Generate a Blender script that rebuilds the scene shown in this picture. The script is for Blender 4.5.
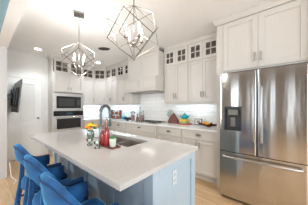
import bpy, bmesh, math, random
from mathutils import Vector, Matrix
random.seed(7)
PI = math.pi
C = bpy.context.scene.collection
for o in list(bpy.data.objects): bpy.data.objects.remove(o)

# ------------------------------------------------------------------ camera, world, lights, exposure
scn = bpy.context.scene
YAW = math.atan2(.644, .765)
cd = bpy.data.cameras.new('camera'); cam = bpy.data.objects.new('camera', cd); C.objects.link(cam)
cam.location = (0, 0, 1.31); cam.rotation_euler = (PI/2, 0, YAW)
cd.sensor_width = 36; cd.lens = 36*147/308; cd.shift_y = 4.5/308; cd.clip_start = .02
scn.camera = cam
scn.view_settings.view_transform = 'Standard'; scn.view_settings.look = 'None'
scn.view_settings.gamma = 1; scn.view_settings.use_curve_mapping = False
scn.view_settings.exposure = 0.44

w = bpy.data.worlds.new('world'); scn.world = w; w.use_nodes = True
bg = w.node_tree.nodes['Background']; bg.inputs[0].default_value = (.80, .90, 1, 1); bg.inputs[1].default_value = 2.2

def area(name, loc, rot, sx, sy, power, col, shape='RECTANGLE', spread=PI):
    l = bpy.data.lights.new(name, 'AREA'); l.shape = shape; l.size = sx; l.size_y = sy
    l.energy = power; l.color = col; l.spread = spread
    o = bpy.data.objects.new(name, l); o.location = loc; o.rotation_euler = rot; C.objects.link(o); return o
# daylight coming in at the windows (right of and behind the viewer)
area('window_daylight', (2.90, 1.2, 1.6), (0, PI/2+.35, 0), 1.5, 1.8, 34, (.72, .86, 1))
area('window_daylight', (2.88, -2.2, 1.35), (PI/2+.1, 0, math.radians(48)), 1.9, 2.1, 112, (.92, .96, 1))
area('window_daylight', (-4.2, -4.0, 1.35), (PI/2+.1, 0, math.radians(-25)), 1.2, 2.1, 46, (.90, .95, 1))
for x, w_ in ((-1.8, .34), (-.48, .14), (.74, .12)):
    area('window_daylight', (x, -4.42, 1.35), (PI/2, 0, 0), w_, 2.1, 14*w_, (.92, .96, 1))
CANS = [(-4.37, .90), (-4.27, 2.38), (-1.3, 1.15), (.85, 1.3), (2.1, 2.1), (2.1, .8)]  # first two cans are in view; the others are unseen, added for light
def can_light(x, y, z, power, col, deg):
    l = bpy.data.lights.new('can_glow', 'SPOT'); l.energy = power; l.color = col; l.spot_size = math.radians(deg); l.spot_blend = .6; l.shadow_soft_size = .05
    o = bpy.data.objects.new('can_glow', l); o.location = (x, y, z); C.objects.link(o)
for x, y in CANS:
    can_light(x, y, 2.67, 28 if x < -4 else 32, (.86, .94, 1) if x < -4 else (1, .89, .77), 125 if x < -4 else 115)
DEN_FILL = [(-2.6, -1.0), (.95, -.9), (2.3, -1.0)]  # unseen living-room cans, added to light the base cabinets
for x, y in DEN_FILL:
    can_light(x, y, 2.98, 60, (1, .93, .86), 140)
# under-cabinet strips
area('undercabinet_glow', (-1.44, 3.06, 1.385), (0, 0, 0), 1.1, .03, .9, (.86, .94, 1))
area('undercabinet_glow', (-3.95, 3.06, 1.385), (0, 0, 0), 1.2, .03, 2.8, (.72, .87, 1))
area('undercabinet_glow', (-5.08, 2.5, 1.385), (0, 0, PI/2), .8, .03, 2.4, (.72, .87, 1))
area('hood_glow', (-2.6, 2.85, 1.675), (0, 0, 0), .5, .06, 0.9, (1, .96, .90))

# ------------------------------------------------------------------ materials
def mat(name, col, rough=.5, metal=0, **kw):
    m = bpy.data.materials.new(name); m.use_nodes = True
    b = m.node_tree.nodes['Principled BSDF']
    b.inputs['Base Color'].default_value = (*col, 1); b.inputs['Roughness'].default_value = rough
    b.inputs['Metallic'].default_value = metal
    for k, v in kw.items():
        b.inputs[k.replace('_', ' ')].default_value = v
    return m
def nodes(m): return m.node_tree.nodes, m.node_tree.links, m.node_tree.nodes['Principled BSDF']
def tex_coord(m, scale=(1,1,1), rot=(0,0,0), src='Object'):
    n, l, b = nodes(m)
    t = n.new('ShaderNodeTexCoord'); mp = n.new('ShaderNodeMapping')
    mp.inputs['Scale'].default_value = scale; mp.inputs['Rotation'].default_value = rot
    l.new(t.outputs[src], mp.inputs[0]); return mp.outputs[0]
def noisy(m, c1, c2, scale=5, vec=(1,1,1), detail=4, bump=0, lo=.3, hi=.7):
    n, l, b = nodes(m)
    v = tex_coord(m, vec); no = n.new('ShaderNodeTexNoise'); no.inputs['Scale'].default_value = scale; no.inputs['Detail'].default_value = detail
    l.new(v, no.inputs['Vector'])
    cr = n.new('ShaderNodeValToRGB'); cr.color_ramp.elements[0].color = (*c1,1); cr.color_ramp.elements[1].color = (*c2,1)
    cr.color_ramp.elements[0].position = lo; cr.color_ramp.elements[1].position = hi
    l.new(no.outputs[0], cr.inputs[0]); l.new(cr.outputs[0], b.inputs['Base Color'])
    if bump:
        bp = n.new('ShaderNodeBump'); bp.inputs['Strength'].default_value = bump; bp.inputs['Distance'].default_value = .01
        l.new(no.outputs[0], bp.inputs['Height']); l.new(bp.outputs[0], b.inputs['Normal'])
    return m
M = {}
M['ceiling'] = noisy(mat('ceiling_paint', (.8,.75,.7), .9), (.90,.89,.87), (.92,.91,.89), 3)
M['wall'] = noisy(mat('wall_paint', (.8,.78,.74), .8), (.78,.76,.72), (.80,.78,.74), 3)
M['blue_wall'] = noisy(mat('blue_paint', (.3,.45,.5), .8), (.30,.47,.53), (.33,.5,.56), 3)
M['divider'] = mat('divider_paint', (.62,.61,.60), .7)
M['den_ceiling'] = mat('den_ceiling_paint', (.42,.36,.31), .8)
M['tan_wall'] = noisy(mat('tan_wall_paint', (.6,.5,.4), .8), (.36,.31,.265), (.40,.34,.29), 3)
M['trim'] = mat('trim_paint', (.84,.83,.80), .4)
M['cab'] = noisy(mat('cabinet_paint', (.8,.74,.66), .33), (.64,.605,.56), (.655,.62,.575), 2)
M['cab_in'] = mat('cabinet_inside', (.62,.58,.53), .7)
M['isl'] = noisy(mat('island_paint', (.7,.8,.85), .38), (.35,.44,.51), (.37,.46,.53), 2)
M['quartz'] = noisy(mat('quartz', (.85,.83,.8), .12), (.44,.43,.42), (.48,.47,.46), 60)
M['quartz_lit'] = noisy(mat('quartz_lit', (.85,.83,.8), .12), (.87,.87,.87), (.90,.90,.90), 60)  # same quartz as the island; the stronger light there is put into the colour
M['nickel'] = mat('brushed_nickel', (.34,.31,.285), .34, 1)
M['nickel_dk'] = mat('dark_nickel', (.15,.13,.115), .5, 1)
M['faucet_steel'] = mat('faucet_steel', (.20,.20,.205), .3, 1)
M['chrome'] = mat('chrome', (.75,.75,.76), .15, 1)
M['black'] = mat('black_plastic', (.015,.015,.018), .35)
M['iron'] = mat('cast_iron', (.02,.02,.02), .6)
M['blackglass'] = mat('black_glass', (.02,.021,.024), .06)
M['door_gap'] = mat('dark_gasket', (.03,.03,.03), .7)
M['pale_plastic'] = mat('pale_plastic', (.54,.60,.64), .35)
M['white_plastic'] = mat('white_plastic', (.85,.85,.84), .4)
def steel(name, col, rough):
    m = mat(name, col, rough, 1); n, l, b = nodes(m)
    v = tex_coord(m, (3, 3, 260)); no = n.new('ShaderNodeTexNoise'); no.inputs['Scale'].default_value = 1.5; no.inputs['Detail'].default_value = 3
    l.new(v, no.inputs['Vector'])
    mr = n.new('ShaderNodeMapRange'); mr.inputs[3].default_value = rough-.01; mr.inputs[4].default_value = rough+.02
    l.new(no.outputs[0], mr.inputs[0]); l.new(mr.outputs[0], b.inputs['Roughness'])
    b.inputs['Anisotropic'].default_value = .7; b.inputs['Anisotropic Rotation'].default_value = .25
    tg = n.new('ShaderNodeTangent'); tg.direction_type = 'RADIAL'; tg.axis = 'Z'; l.new(tg.outputs[0], b.inputs['Tangent'])
    # faint oil-canning of the sheet
    v2 = tex_coord(m, (3.2, 1, .35)); n2 = n.new('ShaderNodeTexNoise'); n2.inputs['Scale'].default_value = 2.2; l.new(v2, n2.inputs['Vector'])
    bp = n.new('ShaderNodeBump'); bp.inputs['Strength'].default_value = .14; bp.inputs['Distance'].default_value = .02
    l.new(n2.outputs[0], bp.inputs['Height']); l.new(bp.outputs[0], b.inputs['Normal'])
    return m
M['steel'] = steel('stainless', (.57,.555,.535), .15)
M['trimsteel'] = mat('brushed_trim_steel', (.62,.60,.58), .38, 1)
M['handle_steel'] = mat('handle_steel', (.42,.42,.43), .3, 1)
M['sinksteel'] = mat('sink_steel', (.45,.41,.37), .5, 1)
def wood_floor():
    m = mat('oak_floor', (.6,.42,.25), .33); n, l, b = nodes(m)
    v = tex_coord(m, (1,1,1), (0,0,0))
    br = n.new('ShaderNodeTexBrick'); l.new(v, br.inputs['Vector'])
    br.offset = .37; br.inputs['Scale'].default_value = 1; br.inputs['Brick Width'].default_value = 1.7; br.inputs['Row Height'].default_value = .16
    br.inputs['Mortar Size'].default_value = .002; br.inputs['Color1'].default_value = (.53,.35,.19,1); br.inputs['Color2'].default_value = (.68,.49,.30,1)
    br.inputs['Mortar'].default_value = (.30,.19,.10,1); br.inputs['Bias'].default_value = 0
    v2 = tex_coord(m, (1.2, 14, 1)); no = n.new('ShaderNodeTexNoise'); no.inputs['Scale'].default_value = 2.5; no.inputs['Detail'].default_value = 6
    l.new(v2, no.inputs['Vector'])
    mx = n.new('ShaderNodeMix'); mx.data_type = 'RGBA'; mx.blend_type = 'MULTIPLY'; mx.inputs[0].default_value = .55
    cr = n.new('ShaderNodeValToRGB'); cr.color_ramp.elements[0].color = (.55,.46,.38,1); cr.color_ramp.elements[1].color = (1,1,1,1)
    cr.color_ramp.elements[0].position = .3; cr.color_ramp.elements[1].position = .62
    l.new(no.outputs[0], cr.inputs[0]); l.new(br.outputs[0], mx.inputs[6]); l.new(cr.outputs[0], mx.inputs[7]); l.new(mx.outputs[2], b.inputs['Base Color'])
    return m
M['floor'] = wood_floor()
def tile(rot):
    m = mat('subway_tile', (.85,.87,.87), .15); n, l, b = nodes(m)
    v = tex_coord(m, (1,1,1), rot)
    br = n.new('ShaderNodeTexBrick'); l.new(v, br.inputs['Vector']); br.inputs['Scale'].default_value = 1
    br.inputs['Brick Width'].default_value = .40; br.inputs['Row Height'].default_value = .10; br.inputs['Mortar Size'].default_value = .003
    br.inputs['Color1'].default_value = (.88,.89,.88,1); br.inputs['Color2'].default_value = (.84,.85,.84,1); br.inputs['Mortar'].default_value = (.60,.60,.59,1)
    l.new(br.outputs[0], b.inputs['Base Color'])
    bp = n.new('ShaderNodeBump'); bp.inputs['Strength'].default_value = .4; bp.inputs['Distance'].default_value = .004; bp.invert = True
    l.new(br.outputs['Fac'], bp.inputs['Height']); l.new(bp.outputs[0], b.inputs['Normal']); return m
M['tile'] = tile((PI/2, 0, 0))
M['tile_side'] = tile((PI/2, PI/2, 0))
M['velvet'] = noisy(mat('blue_velvet', (.02,.12,.35), .75, 0, Sheen_Weight=1.0, Sheen_Roughness=.35, Sheen_Tint=(.14,.55,1,1)), (.002,.028,.095), (.012,.125,.36), 7, detail=3, bump=.15)
M['velvet_trim'] = mat('blue_piping', (.005,.035,.11), .7)
def glass(name, tint, rough=.02, gl=.25):
    m = bpy.data.materials.new(name); m.use_nodes = True; n = m.node_tree.nodes; l = m.node_tree.links; n.clear()
    o = n.new('ShaderNodeOutputMaterial'); t = n.new('ShaderNodeBsdfTransparent'); t.inputs[0].default_value = (*tint,1)
    g = n.new('ShaderNodeBsdfGlossy'); g.inputs['Roughness'].default_value = rough
    fr = n.new('ShaderNodeFresnel'); fr.inputs[0].default_value = 1.5; mx = n.new('ShaderNodeMixShader')
    ad = n.new('ShaderNodeMath'); ad.operation = 'MULTIPLY_ADD'; ad.inputs[1].default_value = 1; ad.inputs[2].default_value = gl*.2
    l.new(fr.outputs[0], ad.inputs[0]); l.new(ad.outputs[0], mx.inputs[0]); l.new(t.outputs[0], mx.inputs[1]); l.new(g.outputs[0], mx.inputs[2]); l.new(mx.outputs[0], o.inputs[0])
    return m
M['pane'] = glass('cabinet_glass', (.72,.69,.66), .03)
M['glass'] = glass('clear_glass', (.86,.92,.90))
M['redglass'] = glass('red_glass', (.92,.42,.44))
M['winglass'] = glass('window_glass', (.95,.97,.98))
def emit(name, col, s):
    m = bpy.data.materials.new(name); m.use_nodes = True; n = m.node_tree.nodes; l = m.node_tree.links; n.clear()
    o = n.new('ShaderNodeOutputMaterial'); e = n.new('ShaderNodeEmission'); e.inputs[0].default_value = (*col,1); e.inputs[1].default_value = s
    l.new(e.outputs[0], o.inputs[0]); return m
M['bulb'] = emit('lit_bulb', (1,.92,.80), 14)
M['can'] = emit('lit_lens', (1,.94,.85), 9)
M['candle'] = mat('candle_sleeve', (.86,.82,.74), .5)
M['redwood'] = noisy(mat('red_wood', (.2,.03,.02), .4), (.13,.028,.018), (.20,.045,.028), 12, (1,6,1))
M['darkwood'] = noisy(mat('dark_red_wood', (.1,.02,.015), .4), (.10,.022,.016), (.18,.04,.03), 10, (1,6,1))
M['teal'] = mat('teal_glaze', (.0,.36,.44), .2)
M['blue_wax'] = mat('blue_glaze', (.0,.30,.55), .25)
M['aqua'] = mat('aqua_wax', (.30,.72,.62), .4)
M['green'] = noisy(mat('leaf_green', (.05,.2,.05), .6), (.03,.14,.05), (.10,.30,.09), 30)
M['green_plastic'] = mat('green_handle', (.04,.17,.12), .4)
M['yellow'] = noisy(mat('yellow_petal', (.9,.55,.02), .6), (.90,.45,.01), (.95,.66,.04), 20)
M['orange'] = noisy(mat('orange_petal', (.9,.3,.02), .6), (.85,.22,.01), (.92,.36,.02), 20)
M['book_y'] = mat('yellow_cover', (.80,.55,.06), .6)
M['book_g'] = mat('green_cover', (.35,.48,.20), .6)
M['book_r'] = mat('red_cover', (.50,.04,.04), .6)
M['paper'] = mat('paper', (.80,.78,.72), .8)
M['ceramic'] = mat('white_ceramic', (.80,.82,.78), .25)
M['palegreen'] = mat('pale_green_ceramic', (.66,.74,.64), .35)
M['spice_r'] = noisy(mat('red_spice', (.4,.08,.05), .5), (.35,.06,.05), (.5,.14,.08), 20)
M['spice_b'] = noisy(mat('brown_spice', (.2,.1,.06), .5), (.10,.05,.03), (.26,.14,.08), 20)
M['cream'] = mat('cream_spice', (.7,.6,.45), .5)
M['pink_bottle'] = mat('dusty_pink_glaze', (.36,.22,.22), .25)

# ------------------------------------------------------------------ mesh builder
class MB:
    def __init__(s): s.bm = bmesh.new()
    def box(s, x0, x1, y0, y1, z0, z1, bev=0, seg=2, mx=None):
        r = bmesh.ops.create_cube(s.bm, size=1); vs = r['verts']
        for v in vs: v.co = Vector(((x0+x1)/2+v.co.x*(x1-x0), (y0+y1)/2+v.co.y*(y1-y0), (z0+z1)/2+v.co.z*(z1-z0)))
        if mx is not None: bmesh.ops.transform(s.bm, matrix=mx, verts=vs)
        if bev:
            es = list({e for v in vs for e in v.link_edges})
            bmesh.ops.bevel(s.bm, geom=es, offset=bev, segments=seg, affect='EDGES', profile=.6)
        return s
    def cyl(s, p0, p1, r0, r1=None, seg=16):
        p0, p1 = Vector(p0), Vector(p1); d = p1-p0; r1 = r0 if r1 is None else r1
        q = d.to_track_quat('Z', 'Y').to_matrix().to_4x4()
        bmesh.ops.create_cone(s.bm, cap_ends=True, segments=seg, radius1=r0, radius2=max(r1, 1e-5), depth=d.length, matrix=Matrix.Translation((p0+p1)/2) @ q)
        return s
    def sph(s, c, r, sc=(1,1,1), seg=16, rot=None):
        m = Matrix.Translation(c) @ (rot or Matrix()) @ Matrix.Diagonal((*sc, 1))
        bmesh.ops.create_uvsphere(s.bm, u_segments=seg, v_segments=max(6, seg//2), radius=r, matrix=m); return s
    def tube(s, pts, r, seg=10, closed=False):
        pts = [Vector(p) for p in pts]; n = len(pts); rings = []
        up = None
        for i, p in enumerate(pts):
            a = pts[(i-1) % n] if (closed or i > 0) else p; b = pts[(i+1) % n] if (closed or i < n-1) else p
            t = (b-a).normalized()
            if up is None: up = t.orthogonal().normalized()
            up = (up - t*up.dot(t)).normalized(); sd = t.cross(up)
            rr = r[i] if isinstance(r, (list, tuple)) else r
            rings.append([s.bm.verts.new(p + (up*math.cos(2*PI*k/seg) + sd*math.sin(2*PI*k/seg))*rr) for k in range(seg)])
        for i in range(n if closed else n-1):
            A, B = rings[i], rings[(i+1) % n]
            for k in range(seg): s.bm.faces.new((A[k], A[(k+1) % seg], B[(k+1) % seg], B[k]))
        if not closed: s.bm.faces.new(rings[0][::-1]); s.bm.faces.new(rings[-1])
        return s
    def lathe(s, prof, c=(0,0,0), seg=24, mx=None, caps=True):
        rings = []
        for r, z in prof:
            rings.append([s.bm.verts.new((c[0]+max(r,1e-4)*math.cos(2*PI*k/seg), c[1]+max(r,1e-4)*math.sin(2*PI*k/seg), c[2]+z)) for k in range(seg)])
        for A, B in zip(rings, rings[1:]):
            for k in range(seg): s.bm.faces.new((A[k], A[(k+1) % seg], B[(k+1) % seg], B[k]))
        if caps: s.bm.faces.new(rings[0][::-1]); s.bm.faces.new(rings[-1])
        if mx is not None: bmesh.ops.transform(s.bm, matrix=mx, verts=[v for R in rings for v in R])
        return s
    def prism(s, poly, lo, hi, axis='z', bev=0):
        def P(a, b, h): return {'z': (a, b, h), 'y': (a, h, b), 'x': (h, a, b)}[axis]
        A = [s.bm.verts.new(P(a, b, lo)) for a, b in poly]; B = [s.bm.verts.new(P(a, b, hi)) for a, b in poly]
        fs = [s.bm.faces.new(A[::-1]), s.bm.faces.new(B)]
        for i in range(len(poly)): j = (i+1) % len(poly); fs.append(s.bm.faces.new((A[i], A[j], B[j], B[i])))
        if bev: bmesh.ops.bevel(s.bm, geom=list({e for f in fs for e in f.edges}), offset=bev, segments=2, affect='EDGES')
        return s
    def grid(s, xs, ys, lo, hi, holes=(), axis='z'):
        """slab of cells between sorted xs, ys with whole cells cut out"""
        def P(a, b, h): return {'z': (a, b, h), 'y': (a, h, b), 'x': (h, a, b)}[axis]
        V = {}
        def g(i, j, k):
            if (i, j, k) not in V: V[i,j,k] = s.bm.verts.new(P(xs[i], ys[j], (lo, hi)[k]))
            return V[i,j,k]
        cells = {(i, j) for i in range(len(xs)-1) for j in range(len(ys)-1)} - set(holes)
        for i, j in cells:
            s.bm.faces.new((g(i,j,1), g(i+1,j,1), g(i+1,j+1,1), g(i,j+1,1))); s.bm.faces.new((g(i,j,0), g(i,j+1,0), g(i+1,j+1,0), g(i+1,j,0)))
            for di, dj, a, b in ((-1,0,(i,j),(i,j+1)), (1,0,(i+1,j),(i+1,j+1)), (0,-1,(i,j),(i+1,j)), (0,1,(i,j+1),(i+1,j+1))):
                if (i+di, j+dj) not in cells:
                    s.bm.faces.new((g(*a,0), g(*b,0), g(*b,1), g(*a,1)))
        return s
    def build(s, name, m, parent=None, smooth=False, loc=None):
        bmesh.ops.recalc_face_normals(s.bm, faces=s.bm.faces)
        me = bpy.data.meshes.new(name); s.bm.to_mesh(me); s.bm.free()
        me.materials.append(M[m] if isinstance(m, str) else m)
        if smooth:
            for p in me.polygons: p.use_smooth = True
            try: me.set_sharp_from_angle(angle=math.radians(38))
            except Exception: pass
        o = bpy.data.objects.new(name, me); C.objects.link(o)
        if parent: o.parent = parent
        if loc: o.location = loc
        return o
def tag(o, label, cat, group=None):
    o['label'] = label; o['category'] = cat
    if group: o['group'] = group
    return o
def thing(name, label, cat, loc=(0,0,0), rz=0, group=None):
    o = bpy.data.objects.new(name, None); o.empty_display_size = .1; C.objects.link(o)
    o.location = loc; o.rotation_euler = (0,0,rz); return tag(o, label, cat, group)
def struct(o): o['kind'] = 'structure'; return o
def copy_tree(o, parent=None):
    c = o.copy(); C.objects.link(c); c.parent = parent
    for ch in [k for k in bpy.data.objects if k.parent == o]: copy_tree(ch, c)
    return c

# ------------------------------------------------------------------ the setting
ZC = 2.69; XL = -5.2; XL2 = -4.95; YB = 3.17; XR = 3.0; YF = -4.5; ZL = 3.0
struct(MB().box(XL-.1, XR+.1, YF-.1, YB+.1, -.1, 0).build('floor', 'floor'))
struct(MB().box(XL-.1, XR+.1, .33, YB+.1, ZC, ZC+.1).build('ceiling', 'ceiling'))
struct(MB().box(XL-.1, XR+.1, YF-.1, .19, ZL, ZL+.1).build('ceiling', 'den_ceiling'))
struct(MB().box(XL-.1, XR, YB, YB+.1, 0, ZC).build('wall_back', 'wall'))
struct(MB().prism([(XL-.1,YB),(XL,YB),(XL,1.25),(XL2,1.25),(XL2,.33),(XL-.1,.33)], 0, ZC).build('wall_left', 'wall'))
# right wall with kitchen window
struct(MB().grid([YF-.1,-3.2,-1.2,.1,.45,2.3,YB+.1], [0,.2,.85,2.35,ZL], XR, XR+.1, holes=[(1,1),(1,2),(4,2)], axis='x').build('wall_right', 'wall'))
# living-room front wall with two tall windows
struct(MB().grid([XL-.1,-4.9,-3.5,-1.97,-1.63,-.56,-.40,.67,.81,XR], [0,.25,2.45,ZL], YF-.1, YF, holes=[(1,1),(3,1),(5,1),(7,1)], axis='y').build('wall_front', 'tan_wall'))
struct(MB().box(XL-.1, XL, YF, .19, 0, ZL).build('wall_far_left', 'wall'))
def window(n, axis, a0, a1, z0, z1, pos):
    mb = MB(); f = .05 if a1-a0 > .5 else .02; am = (a0+a1)/2; zm = (z0+z1)/2
    def bx(p0, p1, q0, q1):
        if axis == 'y': mb.box(p0, p1, pos-.04, pos+.04, q0, q1)
        else: mb.box(pos-.04, pos+.04, p0, p1, q0, q1)
    bx(a0, a0+f, z0, z1); bx(a1-f, a1, z0, z1); bx(a0+f, a1-f, z0, z0+f); bx(a0+f, a1-f, z1-f, z1); (a1-a0 > .5) and bx(am-.02, am+.02, z0+f, z1-f)
    o = struct(mb.build('window_%d' % n, 'trim'))
    g = MB()
    if axis == 'y': g.box(a0+f, a1-f, pos-.004, pos+.004, z0+f, z1-f)
    else: g.box(pos-.004, pos+.004, a0+f, a1-f, z0+f, z1-f)
    g.build('window_pane', 'winglass', o)
window(1, 'y', -1.97, -1.63, .25, 2.45, YF-.05); window(2, 'y', -.56, -.40, .25, 2.45, YF-.05); window(5, 'y', .67, .81, .25, 2.45, YF-.05); window(6, 'y', -4.9, -3.5, .25, 2.45, YF-.05)
window(3, 'x', .45, 2.3, .85, 2.35, XR+.05); window(4, 'x', -3.2, -1.2, .2, 2.35, XR+.05)
# dropped header and the wall end on its left; pale blue on the living-room side
struct(MB().box(-3.83, XR, .20, .33, 2.40, ZL).build('trim_header', 'ceiling'))
struct(MB().box(-3.83, XR, .19, .20, 2.40, ZL).build('wall_header_front', 'blue_wall'))
struct(MB().box(XL, -3.83, .20, .33, 0, ZL).build('wall_divider', 'divider'))
struct(MB().box(XL, -3.83, .19, .20, 0, ZL).build('wall_divider_front', 'blue_wall'))
struct(MB().box(XL2, XL2+.015, .33, .42, 0, .13).build('baseboard_left', 'trim'))
struct(MB().box(.29, .42, 2.40, YB, 0, ZC).build('wall_fridge_side', 'wall'))
# backsplash
struct(MB().box(XL+.012, -.77, YB-.012, YB, .92, 1.72).build('trim_backsplash', 'tile'))
struct(MB().box(XL, XL+.012, 2.10, YB-.012, .92, 1.41).build('trim_backsplash_left', 'tile_side'))

# pantry door in the left wall
d = struct(MB().box(XL2, XL2+.03, .45, 1.085, .01, 2.035).build('door_1', 'trim'))
mb = MB()
for z0, z1 in ((.18, .85), (.98, 1.92)):
    for a0, a1, b0, b1 in ((.67,.685,z0,z1), (.93,.945,z0,z1), (.685,.93,z0,z0+.015), (.685,.93,z1-.015,z1)):
        mb.box(XL2+.03, XL2+.042, a0, a1, b0, b1, .003)
mb.build('door_panel', 'trim', d)
mb = MB(); mb.box(XL2, XL2+.04, 1.085, 1.165, 0, 2.115, .005); mb.box(XL2, XL2+.04, .36, .45, 0, 2.115, .005); mb.box(XL2, XL2+.04, .45, 1.085, 2.035, 2.115, .005)
mb.build('door_casing', 'wall', d)
MB().sph((XL2+.085, 1.01, 1.02), .028).cyl((XL2+.03, 1.01, 1.02), (XL2+.07, 1.01, 1.02), .014).build('door_knob', 'nickel', d, True)
sw = thing('light_switch', 'small white wall switch plate beside the tall oven cabinet', 'switch', (XL2, 1.205, 1.15))
MB().box(0, .006, -.03, .03, -.055, .055, .002).build('plate', 'white_plastic', sw)
MB().box(.006, .012, -.012, .012, -.025, .025, .001).build('rocker', 'white_plastic', sw)

# ------------------------------------------------------------------ ceiling fixtures
for i, (x, y) in enumerate(CANS+DEN_FILL):
    lab = ['recessed round ceiling light in front of the pantry door', 'recessed round ceiling light near the corner glass cabinets', 'added unseen recessed ceiling light over the near half of the island',
           'added unseen recessed ceiling light just right of the fridge front', 'added unseen recessed ceiling light near the right window', 'added unseen recessed ceiling light near the dropped header', 'added unseen living-room fill light nearest the left wall', 'added unseen living-room fill light in the middle', 'added unseen living-room fill light nearest the right wall'][i]
    t = thing('recessed_light', lab, 'ceiling light', (x, y, ZC if i < 6 else ZL), 0, 'recessed ceiling lights')
    MB().lathe([(.066,-.004),(.085,-.008),(.09,0),(.066,0),(.066,-.004)], seg=28, caps=False).build('trim_ring', 'trim', t, True)
    MB().cyl((0,0,-.0035), (0,0,0), .062, seg=24).build('lens', 'can', t)
t = thing('ceiling_vent', 'dark oval air grille set in the ceiling between the two chandeliers', 'vent', (-3.14, 1.90, ZC), YAW); t.scale = (1, .6, 1)
MB().lathe([(.102,-.004),(.135,-.012),(.14,0),(.102,0),(.102,-.004)], seg=28, caps=False).build('vent_frame', 'nickel_dk', t, True)
mb = MB().cyl((0,0,-.002), (0,0,0), .10, seg=24)
for k in range(-4, 5): mb.box(-math.sqrt(.01-(k*.021)**2)*.98, math.sqrt(.01-(k*.021)**2)*.98, k*.021-.004, k*.021+.004, -.010, -.002)
mb.build('grille', 'nickel_dk', t)

def chandelier(loc, rot, label, glow):
    t = thing('chandelier', label, 'chandelier', (loc[0], loc[1], ZC), rot, 'geometric cage chandeliers')
    MB().box(-.07, .07, -.07, .07, -.022, 0, .004).build('canopy', 'nickel', t)
    top, bot = 2.27-ZC, 1.76-ZC
    MB().cyl((0,0,-.022), (0,0,top), .006, seg=10).build('rod', 'nickel', t)
    h = top-bot; R = h/math.sqrt(3)*math.sqrt(2/3)
    for q, (off, mname, rr) in enumerate(((0, 'nickel_dk', .0038), (PI/3, 'nickel', .0026))):  # both cubes are nickel; their differing reflections are put into the two tones
        mb = MB(); U = []; L = []
        for k in range(3):
            a = off+k*2*PI/3; U.append(Vector((R*math.sin(a), -R*math.cos(a), top-h/3)))
            a += PI/3; L.append(Vector((R*math.sin(a), -R*math.cos(a), top-2*h/3)))
        for k in range(3):
            for A, B in (((0,0,top), U[k]), (U[k], L[k]), (U[k], L[k-1]), (L[k], (0,0,bot))):
                mb.cyl(A, B, rr, seg=4)
        for v in U+L: mb.sph(v, rr*1.2, seg=8)
        mb.build('cube_frame', mname, t)
    hub = 1.905-ZC
    MB().cyl((0,0,top), (0,0,bot), .0045, seg=8).sph((0,0,hub), .02, (1,1,.8)).sph((0,0,bot), .012).cyl((0,0,hub-.03), (0,0,hub+.03), .011).build('stem', 'nickel', t, True)
    for k in range(4):
        a = PI/4+k*PI/2+.1; c, s_ = math.cos(a), math.sin(a); r = .088
        pts = [(c*r*u, s_*r*u, hub-.018*math.sin(PI*u)+ .035*u*u) for u in [i/8 for i in range(9)]]
        arm = MB().tube(pts, .0055, 8).build('arm', 'nickel', t, True)
        x, y, z = c*r, s_*r, hub+.035
        MB().lathe([(.004,-.01),(.018,0),(.02,.006),(.014,.01),(.013,.022),(.004,.022)], (x,y,z), 16).build('candle_cup', 'nickel', arm, True)
        MB().cyl((x,y,z+.02), (x,y,z+.075), .0095, seg=12).build('candle_sleeve', 'candle', arm, True)
        MB().lathe([(.005,0),(.009,.014),(.0115,.026),(.009,.042),(.004,.058),(.001,.066)], (x,y,z+.075), 14).build('bulb', 'bulb', arm, True)
    l = bpy.data.lights.new('bulb_light', 'POINT'); l.energy = glow; l.color = (1,.94,.87) if glow < 10 else (.95,.98,1); l.shadow_soft_size = .10
    o = bpy.data.objects.new('bulb_light', l); o.location = (0,0,2.085-ZC); o.parent = t; C.objects.link(o)
    return t
FACE = YAW
chandelier((-1.04, .94), FACE - .2, 'large open cube cage chandelier nearest the viewer over the island, brushed nickel, candle bulbs lit', 5)
chandelier((-2.25, .95), FACE + .45, 'smaller-looking open cage chandelier hanging over the far end of the island by the ovens', 16)

# ------------------------------------------------------------------ cabinetry
def shaker(mb, x0, x1, z0, z1, fw=.055, t=.02, mid=None):
    b = .0018
    mb.box(x0, x0+fw, -t, 0, z0, z1, b, 1); mb.box(x1-fw, x1, -t, 0, z0, z1, b, 1)
    mb.box(x0+fw, x1-fw, -t, 0, z0, z0+fw, b, 1); mb.box(x0+fw, x1-fw, -t, 0, z1-fw, z1, b, 1)
    mb.box(x0+fw, x1-fw, -t+.011, -.001, z0+fw, z1-fw)
def bar_pull(parent, x, z, vert=True, L=.11, name='handle', m='nickel', y=-.02):
    mb = MB(); a = L/2; q = L*.36
    if vert:
        mb.tube([(x, y-.028, z-a), (x, y-.03, z), (x, y-.028, z+a)], .0072, 8); mb.cyl((x, y, z-q), (x, y-.028, z-q), .005, seg=8); mb.cyl((x, y, z+q), (x, y-.028, z+q), .005, seg=8)
    else:
        mb.tube([(x-a, y-.028, z), (x, y-.03, z), (x+a, y-.028, z)], .0072, 8); mb.cyl((x-q, y, z), (x-q, y-.028, z), .005, seg=8); mb.cyl((x+q, y, z), (x+q, y-.028, z), .005, seg=8)
    return mb.build(name, m, parent, True)
def cup_pull(parent, x, z, w=.052, y=-.02):
    mb = MB(); n = 12; rows = []
    for j in range(7):
        ph = j/6*PI/2
        rows.append([mb.bm.verts.new((x+w*math.cos(PI*i/n)*math.cos(ph*.0)*(1 if True else 0)*math.cos(ph), y-.026*math.sin(PI*i/n)*math.cos(ph), z-.012+.030*math.sin(ph))) for i in range(n+1)])
    for A, B in zip(rows, rows[1:]):
        for i in range(n):
            try: mb.bm.faces.new((A[i], A[i+1], B[i+1], B[i]))
            except Exception: pass
    mb.bm.faces.new([rows[0][i] for i in range(n+1)])
    return mb.build('cup_pull', 'nickel_dk', parent, True)
def door(parent, x0, x1, z0, z1, pull=None, m='cab', name='door', fw=.055, L=.11):
    mb = MB(); shaker(mb, x0+.0015, x1-.0015, z0, z1, fw); o = mb.build(name, m, parent)
    if pull: bar_pull(o, pull[0], pull[1], L=L)
    return o
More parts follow.
